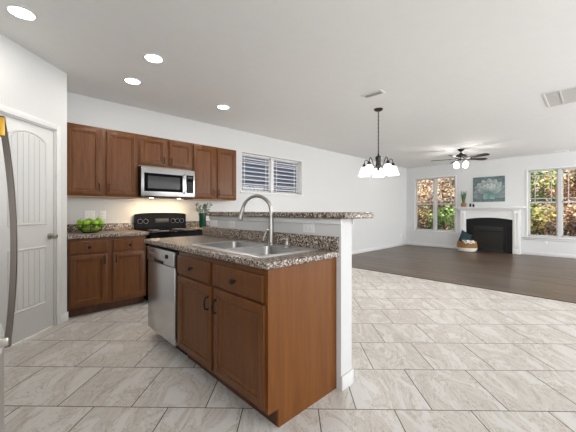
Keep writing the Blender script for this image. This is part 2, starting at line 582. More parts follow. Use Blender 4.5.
# island half wall
HX0, HX1, HY0, HY1, HZ = 1.635, 1.760, 1.178, 2.90, 1.146
struct('wall_island', MB().box((HX0, HY0, 0), (HX1, HY1, HZ)), M['wall'], 'white half wall behind the sink under the bar top', 'wall')
mb = MB()
mb.box((HX0 - 0.004, HY0 - 0.014, 0), (HX1 + 0.012, HY0, BH), 0.004).box((HX1, HY0 - 0.014, 0), (HX1 + 0.014, HY1, BH), 0.004)
struct('baseboard_island', mb, M['trim'], 'white baseboard around the end of the half wall', 'baseboard')
mb = MB()
mb.box((HX0 - 0.016, HY0 - 0.012, 1.108), (HX0, HY1, HZ), 0.003).box((HX1, HY0 - 0.012, 1.108), (HX1 + 0.016, HY1, HZ), 0.003)
struct('trim_2', mb, M['trim'], 'white moulding under the bar top', 'trim')

# ------------------------------------------------------------------ windows
def sash(mb, a0, a1, z0, z1, y0, y1, wd, P):
    for x0, x1, c0, c1 in ((a0, a0 + wd, z0, z1), (a1 - wd, a1, z0, z1), (a0, a1, z0, z0 + wd), (a0, a1, z1 - wd, z1)):
        mb.box((x0, y0, c0), (x1, y1, c1))
def grille(mb, a0, a1, z0, z1, y0, y1, inset, wd=0.016):
    for x in (a0 + inset, a1 - inset):
        mb.box((x - wd / 2, y0, z0), (x + wd / 2, y1, z1))
    for z in (z0 + inset, z1 - inset):
        mb.box((a0, y0, z - wd / 2), (a1, y1, z + wd / 2))

# kitchen window, local x along +X
kw = MB()
W0, W1, Z0, Z1 = KW[0], KW[1], KW[2], KW[3]
fy0, fy1 = YB + 0.085, YB + 0.135
for a in ((W0, fy0, Z0, W0 + .02, fy1, Z1), (W1 - .02, fy0, Z0, W1, fy1, Z1), (W0, fy0, Z0, W1, fy1, Z0 + .02), (W0, fy0, Z1 - .02, W1, fy1, Z1)):
    kw.box(a[:3], a[3:])
wm = (W0 + W1) / 2
kw.box((wm - .035, fy0 - .01, Z0), (wm + .035, fy1, Z1))
win = struct('window_1', kw, M['trim'], 'wide high twin window above the bar on the long wall', 'window')
for a0, a1 in ((W0 + .02, wm - .035), (wm + .035, W1 - .02)):
    g = MB()
    sash(g, a0, a1, Z0 + .02, Z1 - .02, fy0 + .008, fy1 - .01, .028, None)
    s = g.build('sash', M['vinyl'], win)
    q = MB()
    grille(q, a0 + .028, a1 - .028, Z0 + .048, Z1 - .048, fy0 + .02, fy0 + .028, .085)
    q.build('muntins', M['vinyl'], s)
    MB().box((a0 + .028, fy0 + .03, Z0 + .048), (a1 - .028, fy0 + .034, Z1 - .048)).build('pane', M['glass'], s)
MB().box((W0 - .05, YB - .03, Z0 - .025), (W1 + .05, fy0, Z0), .004).build('window_sill', M['trim'], win)

# twin double hung windows of the far wall, built with local x towards -Y, local y towards +X
def twin(name, f, label):
    y0, y1, z0, z1 = f
    wd = y1 - y0
    base = MB()
    e0, e1 = 0.05, 0.11
    for a in ((0, e0, z0, .018, e1, z1), (wd - .018, e0, z0, wd, e1, z1), (0, e0, z0, wd, e1, z0 + .018), (0, e0, z1 - .018, wd, e1, z1),
              (wd / 2 - .035, e0 - .03, z0, wd / 2 + .035, e1, z1)):
        base.box(a[:3], a[3:])
    o = struct(name, base, M['vinyl'], label, 'window', (XF, y1, 0), R(-90))
    c = MB()
    for a in ((-.035, -.012, z0, 0, 0, z1 + .035), (wd, -.012, z0, wd + .035, 0, z1 + .035), (0, -.012, z1, wd, 0, z1 + .035)):
        c.box(a[:3], a[3:], .003)
    c.build('casing', M['trim'], o)
    s = MB()
    s.box((-.11, -.05, z0 - .028), (wd + .11, e0, z0), .005).box((-.06, -.016, z0 - .085), (wd + .06, 0, z0 - .028), .003)
    s.build('window_sill', M['trim'], o)
    zm = 1.42
    for a0, a1 in ((.018, wd / 2 - .035), (wd / 2 + .035, wd - .018)):
        for up in (0, 1):
            b0, b1 = (zm - .02, z1 - .018) if up else (z0 + .018, zm + .02)
            p0, p1 = (e0 + .03, e0 + .055) if up else (e0 + .003, e0 + .028)
            g = MB()
            sash(g, a0, a1, b0, b1, p0, p1, .03, None)
            h = g.build('sash', M['vinyl'], o)
            if up:
                q = MB()
                grille(q, a0 + .03, a1 - .03, b0 + .03, b1 - .03, p0 + .004, p0 + .012, .10, .018)
                q.build('muntins', M['vinyl'], h)
            MB().box((a0 + .03, p0 + .014, b0 + .03), (a1 - .03, p0 + .018, b1 - .03)).build('pane', M['glass'], h)
    return o
twin('window_2', FW[0], 'twin double hung window left of the fireplace')
twin('window_3', FW[1], 'twin double hung window right of the fireplace')

# ------------------------------------------------------------------ cabinets (local: x to the right, front of the box at y=0, depth +y)
PANEL = [(0, 0.0), (0, -.017), (.004, -.020), (.046, -.020), (.049, -.013), (.057, -.015), (.060, -.015), (.068, -.006), (.072, -.006)]
SLAB = [(0, 0.0), (0, -.015), (.006, -.020), (.012, -.020)]
def pull(parent, x, z, y=-.02, ln=.085):
    p = MB()
    pts = [(x, y, z - ln / 2), (x, y - .02, z - ln / 2 + .004), (x, y - .027, z - ln / 4), (x, y - .029, z), (x, y - .027, z + ln / 4),
           (x, y - .02, z + ln / 2 - .004), (x, y, z + ln / 2)]
    p.tube(pts, [.006, .0055, .005, .0065, .005, .0055, .006], 8)
    for s in (-1, 1):
        p.sphere((x, y - .002, z + s * ln / 2), .009, 10, 6, (1, .5, 1))
    tag(p.build('handle', M['bronze'], parent), 'dark bronze pull handle')
def knob(parent, x, z, y=-.02):
    p = MB()
    p.lathe([(.009, 0), (.007, .004), (.006, .012), (.015, .018), (.017, .024), (.012, .03), (0, .031)], (x, y, z), 14, Matrix.Rotation(R(90), 4, 'X'))
    tag(p.build('knob', M['bronze'], parent), 'round dark bronze knob')
def cab_door(root, x0, x1, z0, z1, hx, hz):
    d = MB().rect_loft(x0, x1, z0, z1, PANEL).build('door', M['cab'], root)
    pull(d, hx, hz)
    return d
def cab_drawer(root, x0, x1, z0, z1):
    d = MB().rect_loft(x0, x1, z0, z1, SLAB).build('drawer', M['cab'], root)
    knob(d, (x0 + x1) / 2, (z0 + z1) / 2)
    return d

CT = 0.927   # counter height
def base_cabinet(loc, rz, wd, depth, label, toe=.075, split=None):
    r = thing('base_cabinet', loc, label, 'cabinet', rz, 'base cabinets')
    b = MB().box((0, 0, .104), (wd, depth, CT - .040), .001)
    b.build('body', M['cab'], r)
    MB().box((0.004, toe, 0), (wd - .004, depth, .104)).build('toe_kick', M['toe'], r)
    c = wd / 2 if split is None else split
    g = .03
    cab_drawer(r, .018, c - g, .715, .852)
    cab_drawer(r, c + g, wd - .018, .715, .852)
    cab_door(r, .018, c - g, .127, .695, c - g - .028, .625)
    cab_door(r, c + g, wd - .018, .127, .695, c + g + .028, .625)
    return r
YF = 4.03
base_cabinet((.530, YF, 0), 0, .825, .595, 'brown base cabinet under the bowl of apples, left of the stove')
base_cabinet((2.15, YF, 0), 0, .80, .595, 'brown base cabinet under the green vase, right of the stove')

def wall_cabinet(x0, wd, z0, z1, label, pz):
    r = thing('wall_cabinet', (x0, 4.31, z0), label, 'cabinet', 0, 'wall cabinets')
    h = z1 - z0
    MB().box((0, 0, .012), (wd, .318, h), .001).build('body', M['cab'], r)
    tag(MB().box((.012, .012, 0), (wd - .012, .316, .0118)).build('underside', M['cabin'], r), 'pale wood underside')
    c = wd / 2
    g = .026
    cab_door(r, .018, c - g, .03, h - .03, c - g - .026, pz)
    cab_door(r, c + g, wd - .018, .03, h - .03, c + g + .026, pz)
    return r
wall_cabinet(.530, .815, 1.37, 2.24, 'tall brown wall cabinet left of the microwave', .12)
wall_cabinet(1.347, .776, 1.815, 2.24, 'short brown wall cabinet directly above the microwave', .10)
wall_cabinet(2.125, .805, 1.37, 2.24, 'tall brown wall cabinet right of the microwave', .12)

# countertops on the long wall
def wall_counter(x0, x1, label):
    r = thing('countertop', ((x0 + x1) / 2, 4.3, CT - .04), label, 'countertop', 0, 'wall countertops')
    hx = (x1 - x0) / 2
    MB().box((-hx, 3.995 - 4.3, 0), (hx, YB - 4.3 - .001, .04), .007, seg=3).build('slab', M['gran'], r)
    MB().box((-hx, YB - 4.3 - .021, .04), (hx, YB - 4.3 - .001, .14), .004).build('backsplash', M['gran'], r)
wall_counter(.530, 1.380, 'speckled brown countertop left of the stove')
wall_counter(2.148, 2.965, 'speckled brown countertop right of the stove')

# ------------------------------------------------------------------ stove
st = thing('stove', (1.764, 3.97, 0), 'black electric stove with an arched backguard under the microwave', 'stove')
hw = .378
MB().box((-hw, 0, .02), (hw, .64, .905), .004).build('body', M['black'], st)
MB().box((-hw, -.025, .905), (hw, .60, .925), .006).build('cooktop', M['bglass'], st)
for bx, by, br in ((-.19, .15, .10), (.19, .15, .075), (-.19, .42, .075), (.19, .42, .10)):
    p = MB()
    for rr in (br, br * .6):
        p.lathe([(rr, .0), (rr, .0012), (rr - .004, .0012), (rr - .004, 0)], (bx, by, .925), 28, cap0=False, cap1=False)
    p.build('burner_ring', M['grey'], st)
bgm = MB()
pts = [(-hw, .925), (hw, .925), (hw, 1.135)] + [(hw * math.cos(a), 1.135 + .035 * math.sin(a) ** .6) for a in [PI * i / 16 for i in range(1, 16)]] + [(-hw, 1.135)]
bgm.prism(pts, .60, .655)
bgp = bgm.build('backguard', M['black'], st)
MB().box((-.1, .594, 1.02), (.1, .601, 1.085), .002).build('display', M['mwglass'], st)
for kx in (-.31, -.23, .17, .24, .31):
    p = MB()
    p.lathe([(.026, 0), (.026, .006), (.019, .008), (.017, .024), (0, .025)], (kx, .601, 1.045), 18, Matrix.Rotation(R(90), 4, 'X'))
    kb = p.build('knob', M['black'], st)
    p = MB()
    p.lathe([(.034, .601), (.034, .5995), (.0315, .5995), (.0315, .601)], (kx, 0, 1.045), 20, Matrix.Translation((0, 0, 0)) @ Matrix.Rotation(R(-90), 4, 'X'), False, False)
    p.build('dial_ring', M['grey'], kb)

od = MB().box((-hw + .004, -.028, .20), (hw - .004, 0, .80), .005).build('oven_door', M['black'], st)
MB().box((-.25, -.0295, .34), (.25, -.027, .66)).build('oven_window', M['bglass'], od)
p = MB().tube([(-.33, -.075, .765), (.33, -.075, .765)], .012, 12)
for s in (-.3, .3):
    p.tube([(s, -.028, .765), (s, -.075, .765)], .009, 8)
p.build('oven_handle', M['black'], od)
MB().box((-hw + .004, -.024, .03), (hw - .004, 0, .19), .005).build('storage_drawer', M['black'], st)

# ------------------------------------------------------------------ microwave
mw = thing('microwave', (1.733, 4.235, 1.39), 'stainless microwave with black window above the stove', 'microwave')
mh = .412
MB().box((-.381, .0, 0), (.381, .39, mh), .003).build('body', M['blackm'], mw)
dd = MB().box((-.381, -.03, .012), (.381, -.001, mh - .004), .004).build('front', M['steelh'], mw)
wn = MB().rect_loft(-.345, .185, .075, .325, [(0, -.030), (0, -.0345), (.003, -.036)]).build('door_glass', M['bglass'], dd)
MB().rect_loft(-.30, .145, .115, .285, [(0, -.036), (.003, -.0368)]).build('window', M['mwglass'], dd)
p = MB().tube([(.212, -.03, .06), (.212, -.062, .075), (.212, -.07, .2), (.212, -.062, .325), (.212, -.03, .34)], .011, 10)
p.build('handle', M['steel'], dd)
cp = MB().rect_loft(.248, .355, .07, .335, [(0, -.030), (0, -.033), (.002, -.0345)]).build('control_panel', M['bglass'], mw)
q = MB()
for i in range(3):
    for j in range(5):
        q.box((.264 + i * .028, -.0352, .085 + j * .032), (.284 + i * .028, -.0345, .103 + j * .032))
q.build('keys', M['mwglass'], cp)
MB().box((.264, -.0352, .285), (.340, -.0345, .318)).build('clock', M['mwglass'], cp)
MB().box((-.3, .03, -.006), (.3, .33, 0.0)).build('vent_grille', M['ventgap'], mw)
for lx in (-.2, .2):
    MB().lathe([(.025, 0), (.025, .004)], (lx, .12, -.012), 14).build('task_lamp', mat('task_lamp', (1, .9, .7), .4, emit=(1.0, .72, .38), estr=10.0), mw)
    light('microwave_task_light', 'AREA', (1.733 + lx, 4.36, 1.372), 1.6, (1.0, .68, .36), .06, .06, aim=(1.733 + lx, 4.42, .9))

# ------------------------------------------------------------------ island: cabinet, dishwasher, countertop
IF = 1.03
ic = thing('base_cabinet', (IF, 2.318, 0), 'large brown sink cabinet of the island with orange brown end panel', 'cabinet', R(-90), 'base cabinets')
iw, idp = 2.318 - 1.215, HX0 - IF - .001
tag(MB().prism([(0, .104), (.075, .104), (.075, 0), (idp, 0), (idp, CT - .04), (0, CT - .04)], iw - .018, iw, 'yz').build('end_panel', M['panel'], ic), 'orange brown veneer end panel')
MB().box((0, 0, .104), (iw - .019, .02, CT - .04), .001).build('face_frame', M['cab'], ic)
MB().box((0, .021, .104), (.018, idp, CT - .04)).build('side_panel', M['cab'], ic)
MB().box((.019, .021, .104), (iw - .019, idp, .12)).build('bottom_panel', M['cab'], ic)
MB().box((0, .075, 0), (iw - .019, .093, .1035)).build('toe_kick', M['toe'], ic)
c0 = 2.318 - 1.775
cab_drawer(ic, .010, c0 - .032, .705, .848)
cab_drawer(ic, c0 + .012, iw - .028, .705, .848)
cab_door(ic, .010, c0 - .012, .127, .690, c0 - .045, .575)
cab_door(ic, c0 + .026, iw - .018, .127, .690, c0 + .056, .575)

dw = thing('dishwasher', (IF - .012, 2.958, 0), 'stainless dishwasher at the far end of the island', 'dishwasher', R(-90))
dwid = .61
MB().box((.004, .03, .10), (dwid - .004, .57, CT - .045)).build('body', M['blackm'], dw)
MB().box((.01, .09, 0), (dwid - .01, .11, .10)).build('toe_kick', M['blackm'], dw)
dd = MB().box((.004, -.01, .105), (dwid - .004, .029, .735), .006).build('door', M['steelh'], dw)
cp = MB().box((.004, -.018, .742), (dwid - .004, .029, CT - .062), .005).build('control_panel', M['steelh'], dw)
MB().rect_loft(.18, .40, .742, .768, [(0, -.018), (.002, -.0188)]).build('handle_pocket', M['blackm'], cp)
MB().lathe([(.018, 0), (.018, .01), (0, .011)], (.47, -.018, .815), 16, Matrix.Rotation(R(90), 4, 'X')).build('dial', M['blackm'], cp)
q = MB()
for i in range(5):
    q.box((.07 + i * .035, -.0188, .81), (.09 + i * .035, -.018, .818))
q.build('buttons', M['grey'], cp)
ep = MB().prism([(IF, .104), (IF + .075, .104), (IF + .075, 0), (HX0 - .001, 0), (HX0 - .001, CT - .04), (IF, CT - .04)], 2.962, 2.985).build('cabinet_panel', M['cab'])
tag(ep, 'brown end panel at the far side of the dishwasher', 'panel')

CX0, CX1, CY0, CY1 = 1.000, HX0 - .001, 1.192, 3.03
SX0, SX1, SY0, SY1 = 1.10, 1.575, 1.345, 2.205      # sink cut-out
cx, cy = (CX0 + CX1) / 2, (CY0 + CY1) / 2
ct = thing('countertop', (cx, cy, CT - .04), 'speckled brown island countertop holding the sink', 'countertop', 0, 'island countertops')
bm_ = MB()
def ring_slab(mb, o, i, z0, z1, bev):
    a, b = [], []
    def rect(q, d, z):
        x0, x1, y0, y1 = q
        return [(x0 + d - cx, y0 + d - cy, z), (x1 - d - cx, y0 + d - cy, z), (x1 - d - cx, y1 - d - cy, z), (x0 + d - cx, y1 - d - cy, z)]
    rings = [rect(i, 0, z0), rect(o, bev, z0), rect(o, 0, z0 + bev), rect(o, 0, z1 - bev), rect(o, bev * .4, z1 - bev * .4), rect(o, bev, z1), rect(i, 0, z1), rect(i, 0, z0)]
    mb.loft(rings, False, False)
ring_slab(bm_, (CX0, CX1, CY0, CY1), (SX0, SX1, SY0, SY1), 0, .04, .007)
bm_.build('slab', M['gran'], ct)
MB().box((CX1 - .024 - cx, CY0 - cy, .04), (CX1 - cx, CY1 - cy, .137), .004).build('backsplash', M['gran'], ct)

# bar top with rounded free corners
bt = MB()
BX0, BX1, BY0, BY1, rr = 1.585, 1.97, 1.10, 2.905, .07
pts = [(BX0, BY1), (BX0, BY0 + .03)] + arc(BX0 + .03, BY0 + .03, .03, PI, 1.5 * PI, 5) + arc(BX1 - rr, BY0 + rr, rr, 1.5 * PI, 2 * PI, 8) + arc(BX1 - .06, BY1 - .06, .06, 0, .5 * PI, 5)
def inset(pts, d, z):
    n = len(pts)
    out = []
    cxm = sum(p[0] for p in pts) / n
    for i in range(n):
        p0, p1, p2 = Vector(pts[i - 1]), Vector(pts[i]), Vector(pts[(i + 1) % n])
        t = ((p1 - p0).normalized() + (p2 - p1).normalized())
        t = t.normalized() if t.length > 1e-6 else (p2 - p0).normalized()
        nrm = Vector((-t.y, t.x))
        q = p1 + nrm * d
        out.append((q.x - 1.7, q.y - 2.1, z))
    return out
pl = [pts[0]]
for p_ in pts[1:]:
    if (Vector(p_) - Vector(pl[-1])).length > 1e-4:
        pl.append(p_)
bt.loft([inset(pl, .008, 0), inset(pl, 0, .008), inset(pl, 0, .034), inset(pl, .003, .039), inset(pl, .009, .042)])
o = tag(bt.build('bar_top', M['gran']), 'long narrow speckled brown raised bar top on the white half wall', 'countertop', 'island countertops')
o.location = (1.7, 2.1, HZ + .0005)

# ------------------------------------------------------------------ sink, faucet, soap pump
sk = thing('kitchen_sink', ((SX0 + SX1) / 2, (SY0 + SY1) / 2, CT), 'stainless double bowl drop in sink in the island countertop', 'sink')
def rrect(x0, x1, y0, y1, r, z, n=5):
    pts = arc(x1 - r, y1 - r, r, 0, PI / 2, n) + arc(x0 + r, y1 - r, r, PI / 2, PI, n) + arc(x0 + r, y0 + r, r, PI, 1.5 * PI, n) + arc(x1 - r, y0 + r, r, 1.5 * PI, 2 * PI, n)
    return [(a, b, z) for a, b in pts]
sxh, syh = (SX1 - SX0) / 2 + .022, (SY1 - SY0) / 2 + .022
bx0, bx1 = -sxh + .04, sxh - .115
bowls = [(bx0, bx1, .022, syh - .04), (bx0, bx1, -syh + .04, -.022)]
rim = MB()
# deck: a grid of plates around the two bowls, with a rolled outer edge
rim.loft([rrect(-sxh, sxh, -syh, syh, .03, 0.0006), rrect(-sxh + .004, sxh - .004, -syh + .004, syh - .004, .028, .006), rrect(-sxh + .012, sxh - .012, -syh + .012, syh - .012, .024, .0075)], False, False)
x0, x1, y0, y1 = -sxh + .010, sxh - .010, -syh + .010, syh - .010
z0_, z1_ = .0055, .0076
for a in ((x0, y0, bx0 + .004, y1), (bx1 - .004, y0, x1, y1), (bx0, y0, bx1, -syh + .044), (bx0, -.026, bx1, .026), (bx0, syh - .044, bx1, y1)):
    rim.box((a[0], a[1], z0_), (a[2], a[3], z1_))
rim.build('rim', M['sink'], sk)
for b in bowls:
    w_ = MB()
    x0, x1, y0, y1 = b
    rs = []
    for ins, z, r_ in ((-.002, .0078, .05), (.003, .004, .05), (.006, -.02, .05), (.014, -.14, .055), (.03, -.165, .06), (.06, -.172, .06), (.13, -.174, .03)):
        rs.append(rrect(x0 + ins, x1 - ins, y0 + ins, y1 - ins, r_, z, 6))
    w_.loft(rs, False, True)
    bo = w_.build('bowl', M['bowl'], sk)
    MB().lathe([(.042, 0), (.042, .003), (.03, .003), (.028, .0), (.0, .0)], ((x0 + x1) / 2, (y0 + y1) / 2, -.1735), 20).build('drain', M['chrome'], bo)

FX, FY, FZ = 1.525, 1.765, CT + .0085
fa = thing('faucet', (FX, FY, FZ), 'tall brushed nickel gooseneck faucet with pull down spray head', 'faucet')
fd = Vector((-.45, .893, 0)).normalized()     # the spout swings towards the left bowl
p = MB()
p.lathe([(.031, 0), (.031, .006), (.024, .012), (.022, .06), (.0205, .12), (.019, .19), (.018, .205), (0, .206)], (0, 0, 0), 22)
p.build('base', M['nickel'], fa)
pts = [(0, 0, .2)]
RR = .124
for i in range(0, 19):
    a = PI - (PI * .93) * i / 18
    d = RR + RR * math.cos(a)
    pts.append(tuple(fd * d + Vector((0, 0, .258 + RR * math.sin(a)))))
p = MB().tube(pts, .0135, 14)
p.build('neck', M['nickel'], fa)
e = Vector(pts[-1])
t = (e - Vector(pts[-2])).normalized()
p = MB().tube([e - t * .004, e + t * .012, e + t * .03, e + t * .075, e + t * .092, e + t * .096], [.0135, .0165, .0175, .022, .023, .018], 16)
sh = p.build('spray_head', M['nickel'], fa)
p = MB().tube([e + t * .0965, e + t * .0985], .016, 14)
p.build('nozzle', M['blackm'], sh)
sd = Vector((-.64, .55, 0)).normalized()
p = MB()
p.tube([(0, 0, .115), tuple(sd * .034 + Vector((0, 0, .118)))], .013, 12)
p.tube([tuple(sd * .032 + Vector((0, 0, .112))), tuple(sd * .042 + Vector((0, 0, .09))), tuple(sd * .062 + Vector((0, 0, .03)))][::-1], [.009, .0075, .006], 10)
p.build('lever', M['nickel'], fa)
sp = thing('soap_dispenser', (1.525, 1.585, CT + .0085), 'small nickel soap pump to the right of the faucet', 'soap dispenser')
p = MB().lathe([(.021, 0), (.021, .004), (.013, .01), (.012, .03), (.009, .036), (.009, .05), (0, .051)], (0, 0, 0), 16)
p.build('base', M['nickel'], sp)
p = MB().lathe([(.012, .045), (.017, .05), (.017, .062), (.01, .068), (0, .069)], (0, 0, 0), 16)
p.tube([(0, 0, .058), (-.03, .012, .058), (-.045, .018, .05)], [.007, .006, .005], 8)
p.build('pump_head', M['nickel'], sp)

# ------------------------------------------------------------------ outlets and switches
def plate(loc, rz, label, wd=.072, ht=.115, horiz=False, sw=False, group='outlet plates'):
    r = thing('switch_plate' if sw else 'outlet_plate', loc, label, 'switch plate' if sw else 'outlet', rz, group)
    if horiz:
        wd, ht = ht, wd
    MB().rect_loft(-wd / 2, wd / 2, -ht / 2, ht / 2, [(0, 0), (.001, -.003), (.006, -.006), (.008, -.006)]).build('plate', M['plastic'], r)
    n = max(1, round(wd / .072)) if sw else 2
    for k in range(n):
        if sw:
            x = (k - (n - 1) / 2) * .046
            MB().box((x - .006, -.014, -.012), (x + .006, -.006, .012), .002).build('toggle', M['plastic'], r)
        else:
            a = (k - .5) * .04
            x, z = (a, 0) if horiz else (0, a)
            s = MB().rect_loft(x - .016, x + .016, z - .016, z + .016, [(0, -.006), (.002, -.0075)]).build('socket', M['plastic'], r)
            q = MB()
            for u in (-.006, .006):
                if horiz:
                    q.box((x - .004, -.0082, z + u - .001), (x + .004, -.0074, z + u + .001))
                else:
                    q.box((x + u - .001, -.0082, z - .004), (x + u + .001, -.0074, z + .004))
            q.build('slots', M['slot'], s)
    return r
plate((HX0, 2.81, 1.068), R(-90), 'white outlet plate on the half wall, farthest left above the splash', horiz=True)
plate((HX0, 2.475, 1.068), R(-90), 'white outlet plate on the half wall, left of the spray head', horiz=True)
plate((HX0, 1.468, 1.072), R(-90), 'white outlet plate on the half wall, right of the soap pump', horiz=True)
plate((.845, YB, 1.14), 0, 'wide white double switch plate above the bowl of apples', wd=.118, sw=True, group='switch plates')
plate((.995, YB, 1.14), 0, 'narrow white outlet plate between the apple bowl and the stove')
plate((9.9, YB, .343), 0, 'small white outlet plate low on the long wall near the far corner')
plate((XF, .9, .385), R(-90), 'small white outlet plate under the right far window')

# ------------------------------------------------------------------ bowl of apples
BWX, BWY = .80, 4.33
bw = thing('wire_bowl', (BWX, BWY, CT), 'black wire fruit bowl full of green apples on the counter', 'bowl')
p = MB()
p.tube([(.165 * math.cos(a), .13 * math.sin(a), .105) for a in [2 * PI * i / 28 for i in range(29)]], .004, 6, False)
p.build('top_ring', M['blackm'], bw)
p = MB()
p.tube([(.075 * math.cos(a), .06 * math.sin(a), .005) for a in [2 * PI * i / 24 for i in range(25)]], .004, 6, False)
p.build('foot_ring', M['blackm'], bw)
p = MB()
for i in range(22):
    a = 2 * PI * i / 22
    p.tube([((.075 + .09 * s ** .7) * math.cos(a), (.06 + .07 * s ** .7) * math.sin(a), .006 + .099 * s) for s in (0, .15, .35, .6, .8, 1)], .0018, 5)
for s in (.35, .68):
    p.tube([((.075 + .09 * s ** .7) * math.cos(a), (.06 + .07 * s ** .7) * math.sin(a), .006 + .099 * s) for a in [2 * PI * i / 28 for i in range(29)]], .0018, 5, False)
p.build('wires', M['blackm'], bw)
def apple():
    r = .040
    o = thing('green_apple', (0, 0, 0), 'shiny green apple heaped in the black wire bowl', 'apple', 0, 'green apples in the wire bowl')
    prof = [(0, -.032), (.012, -.036), (.024, -.033), (.035, -.018), (.040, .002), (.038, .018), (.030, .031), (.018, .037), (.008, .034), (0, .028)]
    MB().lathe(prof, (0, 0, 0), 18).build('flesh', M['apple'], o)
    MB().tube([(0, 0, .027), (.002, 0, .04), (.006, .002, .05)], .0015, 5).build('stem', M['stem'], o)
    return o
ap0 = apple()
spots = [(-.05, -.04, .052), (.045, -.035, .052), (-.02, .045, .052), (.065, .04, .055),
         (-.105, -.005, .092), (.115, -.01, .094), (-.052, -.072, .116), (.034, -.07, .116), (-.005, -.005, .132), (.085, .0, .138), (-.088, .055, .122), (-.005, .075, .13)]
for i, s in enumerate(spots):
    o = ap0 if i == 0 else copy_tree(ap0)
    o.location = (BWX + s[0] * 1.04, BWY + s[1] * 1.04, CT + .046 + (s[2] - .046) * 1.06)
    o.rotation_euler = (random.uniform(-.6, .6), random.uniform(-.6, .6), random.uniform(0, 6))

# ------------------------------------------------------------------ green vase with eucalyptus-like sprigs
VX, VY = 2.36, 4.43
MBv = MB().lathe([(.045, 0), (.052, .004), (.055, .02), (.056, .20), (.058, .235), (.054, .235), (.051, .2), (.05, .02), (0, .016)], (0, 0, 0), 24)
v = tag(MBv.build('vase', M['vase']), 'dark green glass vase right of the stove', 'vase')
v.location = (VX, VY, CT)
pg = thing('plant_sprigs', (VX, VY, CT + .02), 'grey green leafy sprigs standing in the green vase', 'plant')
stm, lf = MB(), MB()
lf.color((.2, .3, .2))
for i in range(15):
    a = 2 * PI * i / 15 * 1.618 + random.uniform(-.3, .3)
    rad = random.uniform(.02, .13)
    top = Vector((rad * math.cos(a), rad * math.sin(a), random.uniform(.26, .385)))
    b0 = Vector((.02 * math.cos(a), .02 * math.sin(a), .01))
    pt = [b0.lerp(top, s) + Vector((0, 0, .03 * math.sin(PI * s))) for s in (0, .35, .7, 1)]
    stm.tube(pt, .002, 5)
    for j in range(9):
        c = pt[2].lerp(pt[3], j / 8) if j > 2 else pt[1].lerp(pt[2], .6 + j * .13)
        if c.z < .22: continue
        d = Vector((random.uniform(-1, 1), random.uniform(-1, 1), random.uniform(-.2, .9))).normalized()
        sdv = d.cross(Vector((random.uniform(-1, 1), random.uniform(-1, 1), random.uniform(-1, 1)))).normalized()
        ln, wd = random.uniform(.035, .06), random.uniform(.010, .017)
        g = random.uniform(.7, 1.3)
        lf.color((.17 * g, .25 * g, .19 * g))
        lf.poly([c, c + d * ln * .45 + sdv * wd, c + d * ln, c + d * ln * .45 - sdv * wd])
stm.build('stems', mat('sprig_stem', (.12, .17, .09), .6), pg)
lf.build('leaves', M['leaf'], pg)

# ------------------------------------------------------------------ refrigerator at the left edge
fr = thing('refrigerator', (-.80, 1.22, 0), 'stainless refrigerator at the left edge with a long curved door handle', 'refrigerator')
fdp = .735
MB().box((0, 0, .03), (fdp, .90, 1.76), .006).build('body', M['side'], fr)
def bowed(x0, z0, z1, y0, y1, bulge):
    p = MB()
    n = 10
    outl = [(x0, y0), (x0, y1)] + [(x0 + .035 + bulge * math.sin(PI * i / n), y1 + (y0 - y1) * i / n) for i in range(n + 1)]
    p.loft([[(a, b, z) for a, b in outl] for z in (z0, z0 + .002, z1 - .002, z1)])
    return p
fdoor = bowed(fdp + .004, .70, 1.76, .0, .90, .018).build('door', M['steel'], fr)
dr_ = bowed(fdp + .004, .06, .69, .0, .90, .038).build('freezer_drawer', M['steel'], fr)
HYY = .225
hx = fdp + .039 + .012
def hpt(z):
    s = (z - .745) / (1.52 - .745)
    s = min(max(s, 0), 1)
    return (.80 + .019 - .016 * s + .023 * math.sin(PI * s) ** .85, HYY, z)
p = MB()
rings = []
for i in range(25):
    z = .72 + (1.53 - .72) * i / 24
    x, y, z = hpt(z)
    rings.append([(x - .009, y - .011, z), (x + .007, y - .012, z), (x + .010, y, z), (x + .007, y + .012, z), (x - .009, y + .011, z)])
p.loft(rings)
hd = p.build('door_handle', M['handlemetal'], fr)
MB().box((.76, HYY - .018, 1.46), (.812, HYY + .018, 1.525), .004).build('handle_mount', M['warm_reflection_metal'], hd)
MB().box((.76, HYY - .018, .725), (.822, HYY + .016, .757), .006).build('handle_mount', M['nickel'], hd)


# ------------------------------------------------------------------ ceiling fixtures
cans = [(.118, 3.02, 'recessed ceiling light nearest the pantry wall'), (1.085, 3.02, 'recessed ceiling light above the island, between two others'),
        (1.10, 3.72, 'recessed ceiling light in front of the tall left wall cabinet'), (2.315, 3.735, 'recessed ceiling light farthest right, in front of the right wall cabinet')]
can0 = None
for i, (x, y, lb) in enumerate(cans):
    if can0 is None:
        o = can0 = thing('recessed_light', (x, y, CEIL), lb, 'ceiling light', 0, 'recessed ceiling lights')
        MB().lathe([(.098, 0), (.098, -.004), (.09, -.008), (.078, -.006), (.076, 0.0)], (0, 0, 0), 32, cap0=False, cap1=False).build('trim_ring', M['trim'], o)
        MB().lathe([(.0765, -.001), (.07, -.004), (.0, -.005)], (0, 0, 0), 28).build('lens', M['lens'], o)
    else:
        o = copy_tree(can0)
        o.location = (x, y, CEIL)
        o['label'] = lb
    light('recessed_lamp', 'AREA', (x, y, CEIL - .012), 2.2, (1.0, .95, .88), .13, .13, aim=(x, y, 0))

